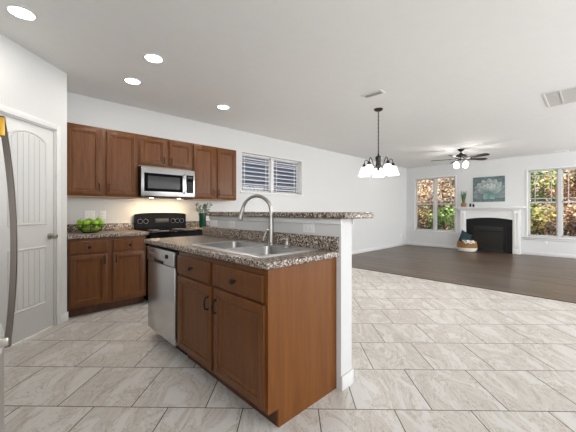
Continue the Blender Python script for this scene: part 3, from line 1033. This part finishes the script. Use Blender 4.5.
def vent(loc, rz, w_, d_, n, label, gap, fr_=.02):
    r = thing('ceiling_vent', loc, label, 'vent', rz)
    p = MB()
    for a in ((-w_ / 2, -d_ / 2, w_ / 2, -d_ / 2 + fr_), (-w_ / 2, d_ / 2 - fr_, w_ / 2, d_ / 2), (-w_ / 2, -d_ / 2 + fr_, -w_ / 2 + fr_, d_ / 2 - fr_), (w_ / 2 - fr_, -d_ / 2 + fr_, w_ / 2, d_ / 2 - fr_)):
        p.box((a[0], a[1], -.008), (a[2], a[3], 0), .002)
    p.build('frame', M['trim'], r)
    MB().box((-w_ / 2 + fr_, -d_ / 2 + fr_, -.0015), (w_ / 2 - fr_, d_ / 2 - fr_, 0)).build('backing', gap, r)
    return r, p
v1, _ = vent((3.445, 1.985, CEIL), R(0), .14, .29, 0, 'small dark ceiling vent in front of the chandelier', M['ventgap'], .03)
q = MB()
for i in range(5):
    x = -.04 + i * .02
    q.box((x - .0015, -.114, -.008), (x + .0015, .114, -.0015))
q.build('louvers', M['filter'], v1)
v2, _ = vent((5.34, .13, CEIL), 0, .70, .68, 0, 'large white square return air grille on the ceiling at right', mat('grille_backing', (.5, .49, .47), .8), .025)
q = MB()
for i in (1, 2, 3):
    y = -.34 + .68 * i / 4
    q.box((-.325, y - .008, -.008), (.325, y + .008, -.0015))
q.build('dividers', M['trim'], v2)
q = MB()
for i in range(26):
    x = -.32 + .64 * i / 25
    q.box((x - .004, -.315, -.004), (x + .004, .315, -.0015))
q.build('louvers', M['filter'], v2)
v3, _ = vent((10.12, .72, CEIL), 0, .12, .62, 0, 'long thin ceiling vent near the right far window', M['ventgap'], .02)
q = MB()
for i in range(3):
    x = -.025 + i * .025
    q.box((x - .004, -.29, -.007), (x + .004, .29, -.0015))
q.build('louvers', M['trim'], v3)

# chandelier
ch = thing('chandelier', (4.01, 2.22, 0), 'dark metal five arm chandelier with white bell shades', 'chandelier')
MB().lathe([(.065, CEIL), (.065, CEIL - .008), (.05, CEIL - .025), (.02, CEIL - .035), (.0, CEIL - .036)], (0, 0, 0), 24).build('canopy', M['pewter'], ch)
p = MB()
n = 22
for i in range(n):
    z = CEIL - .035 - (CEIL - .035 - 2.03) * (i + .5) / n
    hh = (CEIL - .035 - 2.03) / n * .68
    a = 0 if i % 2 else PI / 2
    p.tube([(.009 * math.cos(a) * math.cos(t), .009 * math.sin(a) * math.cos(t), z + hh * math.sin(t)) for t in [2 * PI * k / 12 for k in range(13)]], .0028, 5, False)
p.tube([(0.0, 0.0, CEIL - .03), (.004, .003, 2.4), (0, 0, 2.03)], .003, 6)
p.build('chain', M['pewter'], ch)
MB().lathe([(0, 2.05), (.012, 2.045), (.012, 2.02), (.036, 2.0), (.046, 1.985), (.04, 1.965), (.036, 1.9), (.044, 1.87), (.036, 1.84), (.015, 1.82), (.018, 1.80), (0, 1.785)][::-1], (0, 0, 0), 20).build('column', M['pewter'], ch)
for i in range(5):
    a = 2 * PI * i / 5 + R(29)
    d = Vector((math.cos(a), math.sin(a), 0))
    pts = [d * .02 + Vector((0, 0, 1.86)), d * .07 + Vector((0, 0, 1.84)), d * .12 + Vector((0, 0, 1.87)), d * .155 + Vector((0, 0, 1.94)), d * .185 + Vector((0, 0, 1.968)), d * .21 + Vector((0, 0, 1.95)), d * .217 + Vector((0, 0, 1.885))]
    am = MB().tube(pts, .006, 8).build('arm', M['pewter'], ch)
    c = d * .217
    MB().lathe([(.009, 1.91), (.02, 1.895), (.03, 1.87), (.032, 1.846)][::-1], c, 16).build('socket', M['pewter'], am)
    MB().lathe([(.030, 1.862), (.042, 1.852), (.056, 1.83), (.066, 1.80), (.074, 1.765), (.09, 1.728), (.087, 1.727), (.071, 1.764), (.063, 1.80), (.053, 1.83), (.039, 1.848), (.028, 1.856)], c, 26, cap0=False, cap1=False).build('shade', M['shade'], ch)
    MB().sphere(tuple(c + Vector((0, 0, 1.77))), .028, 12, 8, (1, 1, 1.3)).build('bulb', M['lens'], ch)
    light('chandelier_lamp', 'POINT', tuple(Vector((4.01, 2.22, 1.69)) + c), 3.2, (1.0, .95, .88), radius=.04)

# ceiling fan
FNX, FNY = 8.05, 2.26
fn = thing('ceiling_fan', (FNX, FNY, 0), 'pewter ceiling fan with dark blades and two lit globes', 'ceiling fan')
MB().lathe([(.075, CEIL), (.072, CEIL - .02), (.04, CEIL - .055), (.02, CEIL - .065), (0, CEIL - .066)], (0, 0, 0), 24).build('canopy', M['pewter'], fn)
MB().tube([(0, 0, CEIL - .06), (0, 0, 2.58)], .012, 12).build('downrod', M['pewter'], fn)
MB().lathe([(0, 2.605), (.03, 2.60), (.05, 2.575), (.11, 2.555), (.132, 2.53), (.135, 2.505), (.12, 2.48), (.08, 2.462), (.06, 2.45), (.055, 2.415), (.03, 2.40), (0, 2.398)][::-1], (0, 0, 0), 32).build('motor', M['pewter'], fn)
for i in range(5):
    a = R(-74.3 + 36 + 72 * i)
    mt = Matrix.Rotation(a, 4, 'Z') @ Matrix.Translation((0, 0, 2.465)) @ Matrix.Rotation(R(-13), 4, 'X')
    outl = [(.19, -.045), (.24, -.058), (.52, -.072), (.62, -.068), (.66, -.04), (.67, 0), (.66, .04), (.62, .068), (.52, .072), (.24, .058), (.19, .045)]
    p = MB().loft([[mt @ Vector((x, y, z)) for x, y in outl] for z in (-.004, .004)])
    bl = p.build('blade', M['blade'], fn)
    q = MB()
    q.box((.10, -.018, -.012), (.26, .018, -.0045), .003, mtx=mt)
    q.build('blade_bracket', M['pewter'], bl)
for a in (-74.3 + 42, -74.3 - 42, -74.3 + 138, -74.3 - 138):
    d = Vector((math.cos(R(a)), math.sin(R(a)), 0))
    arm_ = MB().tube([d * .03 + Vector((0, 0, 2.42)), d * .10 + Vector((0, 0, 2.42)), d * .128 + Vector((0, 0, 2.395))], .008, 8).build('lamp_arm', M['pewter'], fn)
    MB().lathe([(.022, 2.40), (.034, 2.385), (.056, 2.355), (.064, 2.315), (.056, 2.275), (.033, 2.252), (0, 2.246)][::-1], d * .13, 20).build('globe', M['shade'], arm_)
    light('fan_lamp', 'POINT', tuple(Vector((FNX, FNY, 2.20)) + d * .12), 3.0, (1.0, .96, .9), radius=.05)
    light('fan_lamp', 'POINT', tuple(Vector((FNX, FNY, 2.33)) + d * .20), 1.6, (1.0, .96, .9), radius=.03)
p = MB().tube([(.02, 0, 2.40), (.02, 0, 2.16)], .0018, 5)
p.sphere((.02, 0, 2.155), .008, 8, 6)
p.build('pull_chain', M['pewter'], fn)

# ------------------------------------------------------------------ fireplace (local x towards -Y, local y into the wall, wall face at y=0)
fp = thing('fireplace', (XF, 2.165, 0), 'white mantel fireplace with an arched black surround', 'fireplace', R(-90))
OW = .575
def arch_top(x, ow=OW):
    return .945 + .055 * (1 - (x / ow) ** 2)
# mantel face with an opening under the arch
p = MB()
n = 16
for s0, s1 in ((-.745, -OW), (OW, .745)):
    p.box((s0, -.10, 0), (s1, -.001, 1.26))
for i in range(n):
    xa, xb = -OW + 2 * OW * i / n, -OW + 2 * OW * (i + 1) / n
    p.prism([(xa, arch_top(xa)), (xb, arch_top(xb)), (xb, 1.26), (xa, 1.26)], -.10, -.001)
p.build('mantel_face', M['trim'], fp)
for s in (-1, 1):
    x0, x1 = sorted((s * .595, s * .73))
    q = MB().box((x0, -.122, .13), (x1, -.10, 1.20), .003)
    q.box((x0 - .012, -.13, 0), (x1 + .012, -.10, .13), .004).box((x0 - .01, -.13, 1.20), (x1 + .01, -.10, 1.24), .004)
    q.rect_loft(x0 + .03, x1 - .03, .2, 1.14, [(0, -.1215), (.006, -.127), (.012, -.1225)])
    q.build('pilaster', M['trim'], fp)
MB().rect_loft(-.56, .56, 1.045, 1.20, [(0, -.0995), (.006, -.108), (.016, -.108), (.022, -.1005)]).build('frieze_panel', M['trim'], fp)
q = MB().box((-.775, -.15, 1.225), (.775, -.001, 1.255), .006).box((-.81, -.17, 1.255), (.81, -.001, 1.27), .004).box((-.86, -.20, 1.27), (.86, -.001, 1.315), .006)
q.build('mantel_shelf', M['trim'], fp)
p = MB()
for i in range(n):
    xa, xb = -OW + 2 * OW * i / n, -OW + 2 * OW * (i + 1) / n
    p.prism([(xa, .70), (xb, .70), (xb, arch_top(xb) - .002), (xa, arch_top(xa) - .002)], -.085, -.002)
for s0, s1 in ((-OW, -.40), (.40, OW)):
    p.box((s0 + (.002 if s0 < 0 else 0), -.085, 0), (s1 - (.002 if s1 > 0 and s0 > 0 else 0), -.002, .70))
sur = p.build('surround', M['slate'], fp)
ins = MB()
for a in ((-.43, 0, -.40 + .03, .76), (.37, 0, .43, .76), (-.37, .60, .37, .76), (-.37, 0, .37, .09)):
    ins.box((a[0], -.105, a[1]), (a[2], -.086, a[3]), .003)
insert = ins.build('firebox_frame', M['blackm'], fp)
for z in (.625, .655, .685, .715, .02, .05):
    MB().box((-.36, -.116, z), (.36, -.106, z + .014), .002).build('louver', M['louver'], insert)
MB().box((-.37, -.10, .09), (.37, -.096, .60)).build('firebox_glass', mat('firebox_glass', (.022, .021, .02), .12, spec=.4), insert)
q = MB().tube([(-.2, -.108, .24), (.18, -.108, .20)], .025, 8)
q.tube([(-.15, -.112, .19), (.22, -.112, .27)], .022, 8)

# painting: pale succulent bloom on teal
pt = thing('painting', (XF, 2.17, 1.465), 'square painting of a pale teal succulent bloom above the mantel', 'painting', R(-90))
PWD, PHT = .79, .735
c = MB().color((.10, .20, .20))
nx, nz = 14, 12
for i in range(nx):
    for j in range(nz):
        g = random.uniform(.75, 1.25)
        c.color((.105 * g, .155 * g, .16 * g))
        xa, xb = -PWD / 2 + PWD * i / nx, -PWD / 2 + PWD * (i + 1) / nx
        za, zb = PHT * j / nz, PHT * (j + 1) / nz
        c.poly([(xa, -.03, za), (xb, -.03, za), (xb, -.03, zb), (xa, -.03, zb)])
c.color((.30, .36, .36))
c.poly([(-PWD / 2, -.03, 0), (-PWD / 2, -.002, 0), (-PWD / 2, -.002, PHT), (-PWD / 2, -.03, PHT)])
c.poly([(PWD / 2, -.03, 0), (PWD / 2, -.002, 0), (PWD / 2, -.002, PHT), (PWD / 2, -.03, PHT)])
c.poly([(-PWD / 2, -.03, PHT), (PWD / 2, -.03, PHT), (PWD / 2, -.002, PHT), (-PWD / 2, -.002, PHT)])
c.poly([(-PWD / 2, -.03, 0), (PWD / 2, -.03, 0), (PWD / 2, -.002, 0), (-PWD / 2, -.002, 0)])
cv = c.build('canvas', M['canvas'], pt, smooth=False)
fl = MB()
lay = -.0305
def petal(ax, ang, ln, wd, c0, c1):
    global lay
    lay -= .0004
    cx0, cz0 = ax
    d = Vector((math.sin(ang), math.cos(ang)))
    n_ = Vector((d.y, -d.x))
    wd *= 1.3
    prof = [(0, .25), (.2, .7), (.45, 1), (.7, .85), (.88, .45), (1, 0)]
    for side in (-1, 1):
        for k in range(5):
            s, e2 = prof[k], prof[k + 1]
            f = k / 4
            g = 1 if side > 0 else .78
            fl.color(tuple((a * (1 - f) + b * f) * g for a, b in zip(c0, c1)))
            P = lambda q, m: (min(max(cx0 + d.x * ln * q + n_.x * wd * m * side, -PWD / 2 + .002), PWD / 2 - .002), lay,
                              min(max(cz0 + d.y * ln * q + n_.y * wd * m * side, .002), PHT - .002))
            fl.poly([P(s[0], 0), P(s[0], s[1]), P(e2[0], e2[1]), P(e2[0], .0)] if e2[1] > 0 else [P(s[0], 0), P(s[0], s[1]), P(e2[0], 0)])
ctr = (0.02, .27)
for a in (-1.9, 1.85, -1.55, 1.5, -1.15, 1.1): petal(ctr, a, .43, .085, (.11, .17, .17), (.27, .32, .315))
for a in (-.85, .8, -.45, .42, 0.0): petal(ctr, a, .42, .095, (.13, .19, .185), (.42, .47, .46))
for a in (-1.3, 1.25, -.95, .9): petal(ctr, a, .31, .07, (.15, .21, .20), (.42, .47, .46))
for a in (-.55, .52, -.2, .2): petal(ctr, a, .28, .06, (.17, .23, .22), (.60, .64, .61))
for a in (-.28, .28, 0): petal(ctr, a, .19, .042, (.16, .22, .21), (.64, .67, .64))
for a in (2.5, -2.5): petal((.02, .25), a, .22, .07, (.12, .28, .25), (.3, .42, .4))
fl.build('painted_bloom', M['canvas'], cv, smooth=False)

# mantel ornaments
MZ = 1.3155
pp = thing('potted_plant', (XF - .12, 2.80, MZ), 'potted snake plant on the left end of the mantel', 'plant')
p = MB().lathe([(.058, 0), (.07, .006), (.075, .12), (.07, .12), (.066, .10), (0, .10)], (0, 0, 0), 20)
tag(p.build('pot', M['wicker'], pp), 'woven brown pot')
MB().lathe([(.064, .10), (.0, .106)], (0, 0, 0), 16).build('soil', M['soil'], pp)
for i in range(9):
    a = 2 * PI * i / 9
    b0 = Vector((.03 * math.cos(a), .03 * math.sin(a), .10))
    ln = random.uniform(.28, .44)
    tip = b0 + Vector((.07 * math.cos(a), .07 * math.sin(a), ln))
    sd_ = Vector((-math.sin(a), math.cos(a), 0))
    q = MB()
    rings = []
    for s, wv in ((0, .014), (.3, .023), (.6, .021), (.85, .012), (1, .001)):
        c_ = b0.lerp(tip, s) + Vector((math.cos(a), math.sin(a), 0)) * .015 * math.sin(PI * s) * -1
        nn = Vector((math.cos(a), math.sin(a), 0)) * .003
        rings.append([c_ - sd_ * wv, c_ + nn, c_ + sd_ * wv, c_ - nn])
    q.loft(rings)
    q.build('leaf', M['snake'], pp)
for k_, (yy, hh, lb) in enumerate(((2.62, .105, 'taller small black candle holder beside the snake plant'), (2.535, .085, 'shorter small black candle holder nearer the painting'))):
    t_ = thing('candle_holder', (XF - .12, yy, MZ), lb, 'candle holder')
    MB().lathe([(.024, 0), (.026, .004), (.026, hh * .8), (.022, hh * .82), (.02, hh * .82)], (0, 0, 0), 16).build('cup', M['blackm'], t_)
    MB().lathe([(.019, hh * .5), (.02, hh * .9), (.017, hh), (0, hh)], (0, 0, 0), 14).build('candle', M['slate'], t_)

# basket with pillow and blanket
BKX, BKY = 9.93, 2.63
bk = thing('basket', (BKX, BKY, 0), 'two tone wicker and white basket beside the fireplace', 'basket')
p = MB().lathe([(.19, 0), (.235, .02), (.262, .09), (.262, .12)], (0, 0, 0), 32, cap1=False)
tag(p.build('white_base', M['cream'], bk), 'white woven lower half')
rings = []
p = MB()
for i in range(7):
    z = .132 + i * .026
    r_ = .258 - .0035 * i
    p.tube([(r_ * math.cos(a), r_ * math.sin(a), z) for a in [2 * PI * k / 32 for k in range(33)]], .0145, 7, False)
tag(p.build('wicker_rim', M['wicker'], bk), 'brown wicker upper half')
MB().lathe([(.18, .018), (.0, .02)], (0, 0, 0), 24).build('bottom', M['cream'], bk)
for s in (-1, 1):
    p = MB().tube([(.246 * s, -.06, .29), (.255 * s, -.045, .35), (.258 * s, 0, .37), (.255 * s, .045, .35), (.246 * s, .06, .29)], .009, 7)
    p.build('basket_handle', M['wicker'], bk)
# pillow: a square cushion standing on a corner edge
pi = MB()
def cushion(mb, sz, th, mtx, n=10):
    rows = []
    for side in (1, -1):
        g = []
        for i in range(n + 1):
            r_ = []
            for j in range(n + 1):
                u, v_ = i / n * 2 - 1, j / n * 2 - 1
                h = max(0, (1 - u ** 4) * (1 - v_ ** 4)) ** .5
                pu = u * (1 - .06 * (1 - v_ * v_))
                pv = v_ * (1 - .06 * (1 - u * u))
                r_.append(mb.bm.verts.new(mtx @ Vector((pu * sz / 2, side * h * th / 2, pv * sz / 2))))
            g.append(r_)
        for i in range(n):
            for j in range(n):
                mb.bm.faces.new([g[i][j], g[i + 1][j], g[i + 1][j + 1], g[i][j + 1]])
    bmesh.ops.remove_doubles(mb.bm, verts=mb.bm.verts, dist=1e-5)
cushion(pi, .36, .12, Matrix.Translation((0, 0, 0)) @ Matrix.Rotation(R(-35), 4, 'Z') @ Matrix.Rotation(R(-10), 4, 'X') @ Matrix.Rotation(R(28), 4, 'Y'))
o = tag(pi.build('pillow', M['teal'], angle=60), 'dark teal throw pillow standing in the basket', 'pillow')
o.location = (BKX + .05, BKY + .06, .395)
bl = MB()
nn = 16
grid = []
for i in range(nn + 1):
    row = []
    for j in range(9):
        u = i / nn
        v_ = j / 8 - .5
        s = u * .42 - .08
        if s < .262:
            h = .26 + .05 * math.sin(PI * min(1, max(0, (s + .10) / .38)))
            r0 = s
        else:
            r0 = .282 + .008 * math.sin(v_ * 14)
            h = .30 - (s - .262) * .6
        h += .014 * math.sin(v_ * 11 + u * 4)
        row.append((r0, v_ * (.30 - .05 * u), h))
    grid.append(row)
for off in (0, .022):
    vv = [[bl.bm.verts.new((a, b, c_ + off * (1 if a < .262 else .2)) if a < .262 else (a + off, b, c_ + off * .6)) for a, b, c_ in row] for row in grid]
    for i in range(nn):
        for j in range(8):
            bl.bm.faces.new([vv[i][j], vv[i + 1][j], vv[i + 1][j + 1], vv[i][j + 1]])
    if off == 0: v0 = vv
    else:
        for seq in ([(i, 0) for i in range(nn + 1)], [(i, 8) for i in range(nn + 1)], [(0, j) for j in range(9)], [(nn, j) for j in range(9)]):
            for q0, q1 in zip(seq, seq[1:]):
                bl.bm.faces.new([v0[q0[0]][q0[1]], v0[q1[0]][q1[1]], vv[q1[0]][q1[1]], vv[q0[0]][q0[1]]])
o = tag(bl.build('blanket', M['white_cloth'], angle=80), 'white knit blanket draped over the basket rim', 'blanket')
o.location = (BKX, BKY, 0)
o.rotation_euler = (0, 0, R(-150))

# ------------------------------------------------------------------ outside
gr = MB()
for i in range(24):
    for j in range(10):
        def gp(a, b):
            y = -10 + a * 1.2
            x = 10.6 + b * 1.5
            return (x, y, -.35 + max(0, x - 12.5) * .42 + .15 * math.sin(a * 1.3) * min(1, b / 3))
        gr.poly([gp(i, j), gp(i + 1, j), gp(i + 1, j + 1), gp(i, j + 1)])
bmesh.ops.remove_doubles(gr.bm, verts=gr.bm.verts, dist=1e-4)
struct('ground', gr, M['ground'], 'leaf covered bank rising behind the house', 'ground')
struct('ground_side', MB().box((-2, YB + T + .02, -.5), (10.5, 12, -.35)), M['ground'], 'ground beside the house', 'ground')

PAL = {'green': [(.10, .20, .03), (.17, .30, .05), (.06, .13, .02), (.28, .40, .10), (.13, .17, .05)],
       'autumn': [(.45, .22, .07), (.34, .12, .05), (.50, .33, .15), (.20, .10, .05), (.40, .24, .18), (.14, .15, .04)],
       'rose': [(.46, .26, .19), (.55, .38, .26), (.28, .13, .08), (.20, .12, .08), (.35, .22, .07), (.12, .15, .05)],
       'yellow': [(.50, .40, .09), (.36, .33, .07), (.20, .22, .05), (.45, .28, .09), (.10, .13, .03)]}
def shrub(x, y, z0, r, h, pal, n, label, name='shrub'):
    t_ = thing(name, (x, y, z0), label, 'tree' if name == 'tree' else 'shrub', 0, 'trees and shrubs behind the house')
    tk = MB().tube([(0, 0, -.15), (.05, .02, h * .35), (-.03, .05, h * .75)], [.07, .055, .025], 8)
    for k in range(9):
        a = random.uniform(0, 2 * PI)
        zz = random.uniform(.1, .7) * h
        tk.tube([(0.02, .02, zz), (r * .4 * math.cos(a), r * .4 * math.sin(a), zz + .2 * h * .5), (r * .8 * math.cos(a), r * .8 * math.sin(a), zz + .22 * h)], [.025, .016, .006], 6)
    tk.build('trunk', M['bark'], t_)
    f = MB()
    cl = [(random.uniform(-.7, .7) * r, random.uniform(-.7, .7) * r, random.uniform(.02, .95) * h, random.uniform(.3, .55) * r, random.choice(PAL[pal])) for _ in range(26)]
    for i in range(int(n * 1.9)):
        cx_, cy_, cz_, cr, cc = random.choice(cl)
        d = Vector((random.gauss(0, 1), random.gauss(0, 1), random.gauss(0, 1))).normalized() * cr * random.uniform(.5, 1)
        c_ = Vector((cx_, cy_, max(cz_, .05))) + d
        a = Vector((random.gauss(0, 1), random.gauss(0, 1), random.gauss(0, .6))).normalized()
        b = a.cross(Vector((random.gauss(0, 1), random.gauss(0, 1), random.gauss(0, 1)))).normalized()
        s = random.uniform(.032, .075)
        base = cc if random.random() < .6 else random.choice(PAL[pal])
        g = random.choice((.35, .6, .9, 1.2))
        f.color(tuple(min(.8, q * g) for q in base))
        f.poly([c_ - a * s, c_ + b * s * .55, c_ + a * s, c_ - b * s * .55])
    f.build('foliage', M['leaf'], t_, smooth=False)
gz = lambda x: -.35 + max(0, x - 12.5) * .42
for (x, y, r, h, pal, n, lb) in (
        (12.6, 5.15, .75, 1.7, 'rose', 1700, 'reddish shrub low behind the left half of the left window'),
        (12.7, 4.15, .65, 1.55, 'green', 1500, 'green shrub low behind the right half of the left window'),
        (14.4, 6.2, 1.1, 3.4, 'autumn', 2300, 'rust coloured tree high behind the left half of the left window'),
        (14.2, 4.7, 1.1, 3.2, 'rose', 2300, 'pinkish tree high behind the right half of the left window'),
        (12.6, 1.45, .75, 1.5, 'yellow', 1700, 'yellow green shrub low behind the left half of the right window'),
        (12.7, .35, .75, 1.6, 'rose', 1700, 'reddish shrub low behind the right half of the right window'),
        (14.2, 1.95, 1.1, 3.5, 'green', 2300, 'green tree high behind the left half of the right window'),
        (14.3, .4, 1.1, 3.4, 'autumn', 2300, 'orange tree high behind the right half of the right window'),
        (16.2, 7.3, 1.6, 4.2, 'yellow', 2000, 'yellow tree farthest back behind the left window'),
        (16.3, .9, 1.7, 4.4, 'rose', 2200, 'pinkish tree farthest back behind the right window'),
        (16.0, -1.6, 1.6, 4.2, 'green', 1600, 'green tree farthest right behind the right window')):
    shrub(x, y, gz(x), r, h, pal, n, lb, 'tree' if h > 2.5 else 'shrub')

# the next house: lap siding seen through the kitchen window
hs = thing('neighbor_house', (9.0, 7.4, -.35), 'pale grey lap sided house wall outside the kitchen window', 'house')
MB().box((-7.0, .05, 0), (3.5, .30, 5.2)).build('wall_core', M['sidegap'], hs)
p = MB()
for i in range(40):
    z = i * .128
    p.loft([[(-7.0, .06, z + .045), (-7.0, -.04, z + .045), (-7.0, -.04, z + .055), (-7.0, .045, z + .128), (-7.0, .06, z + .128)],
            [(3.5, .06, z + .045), (3.5, -.04, z + .045), (3.5, -.04, z + .055), (3.5, .045, z + .128), (3.5, .06, z + .128)]])
p.build('siding', M['siding'], hs)
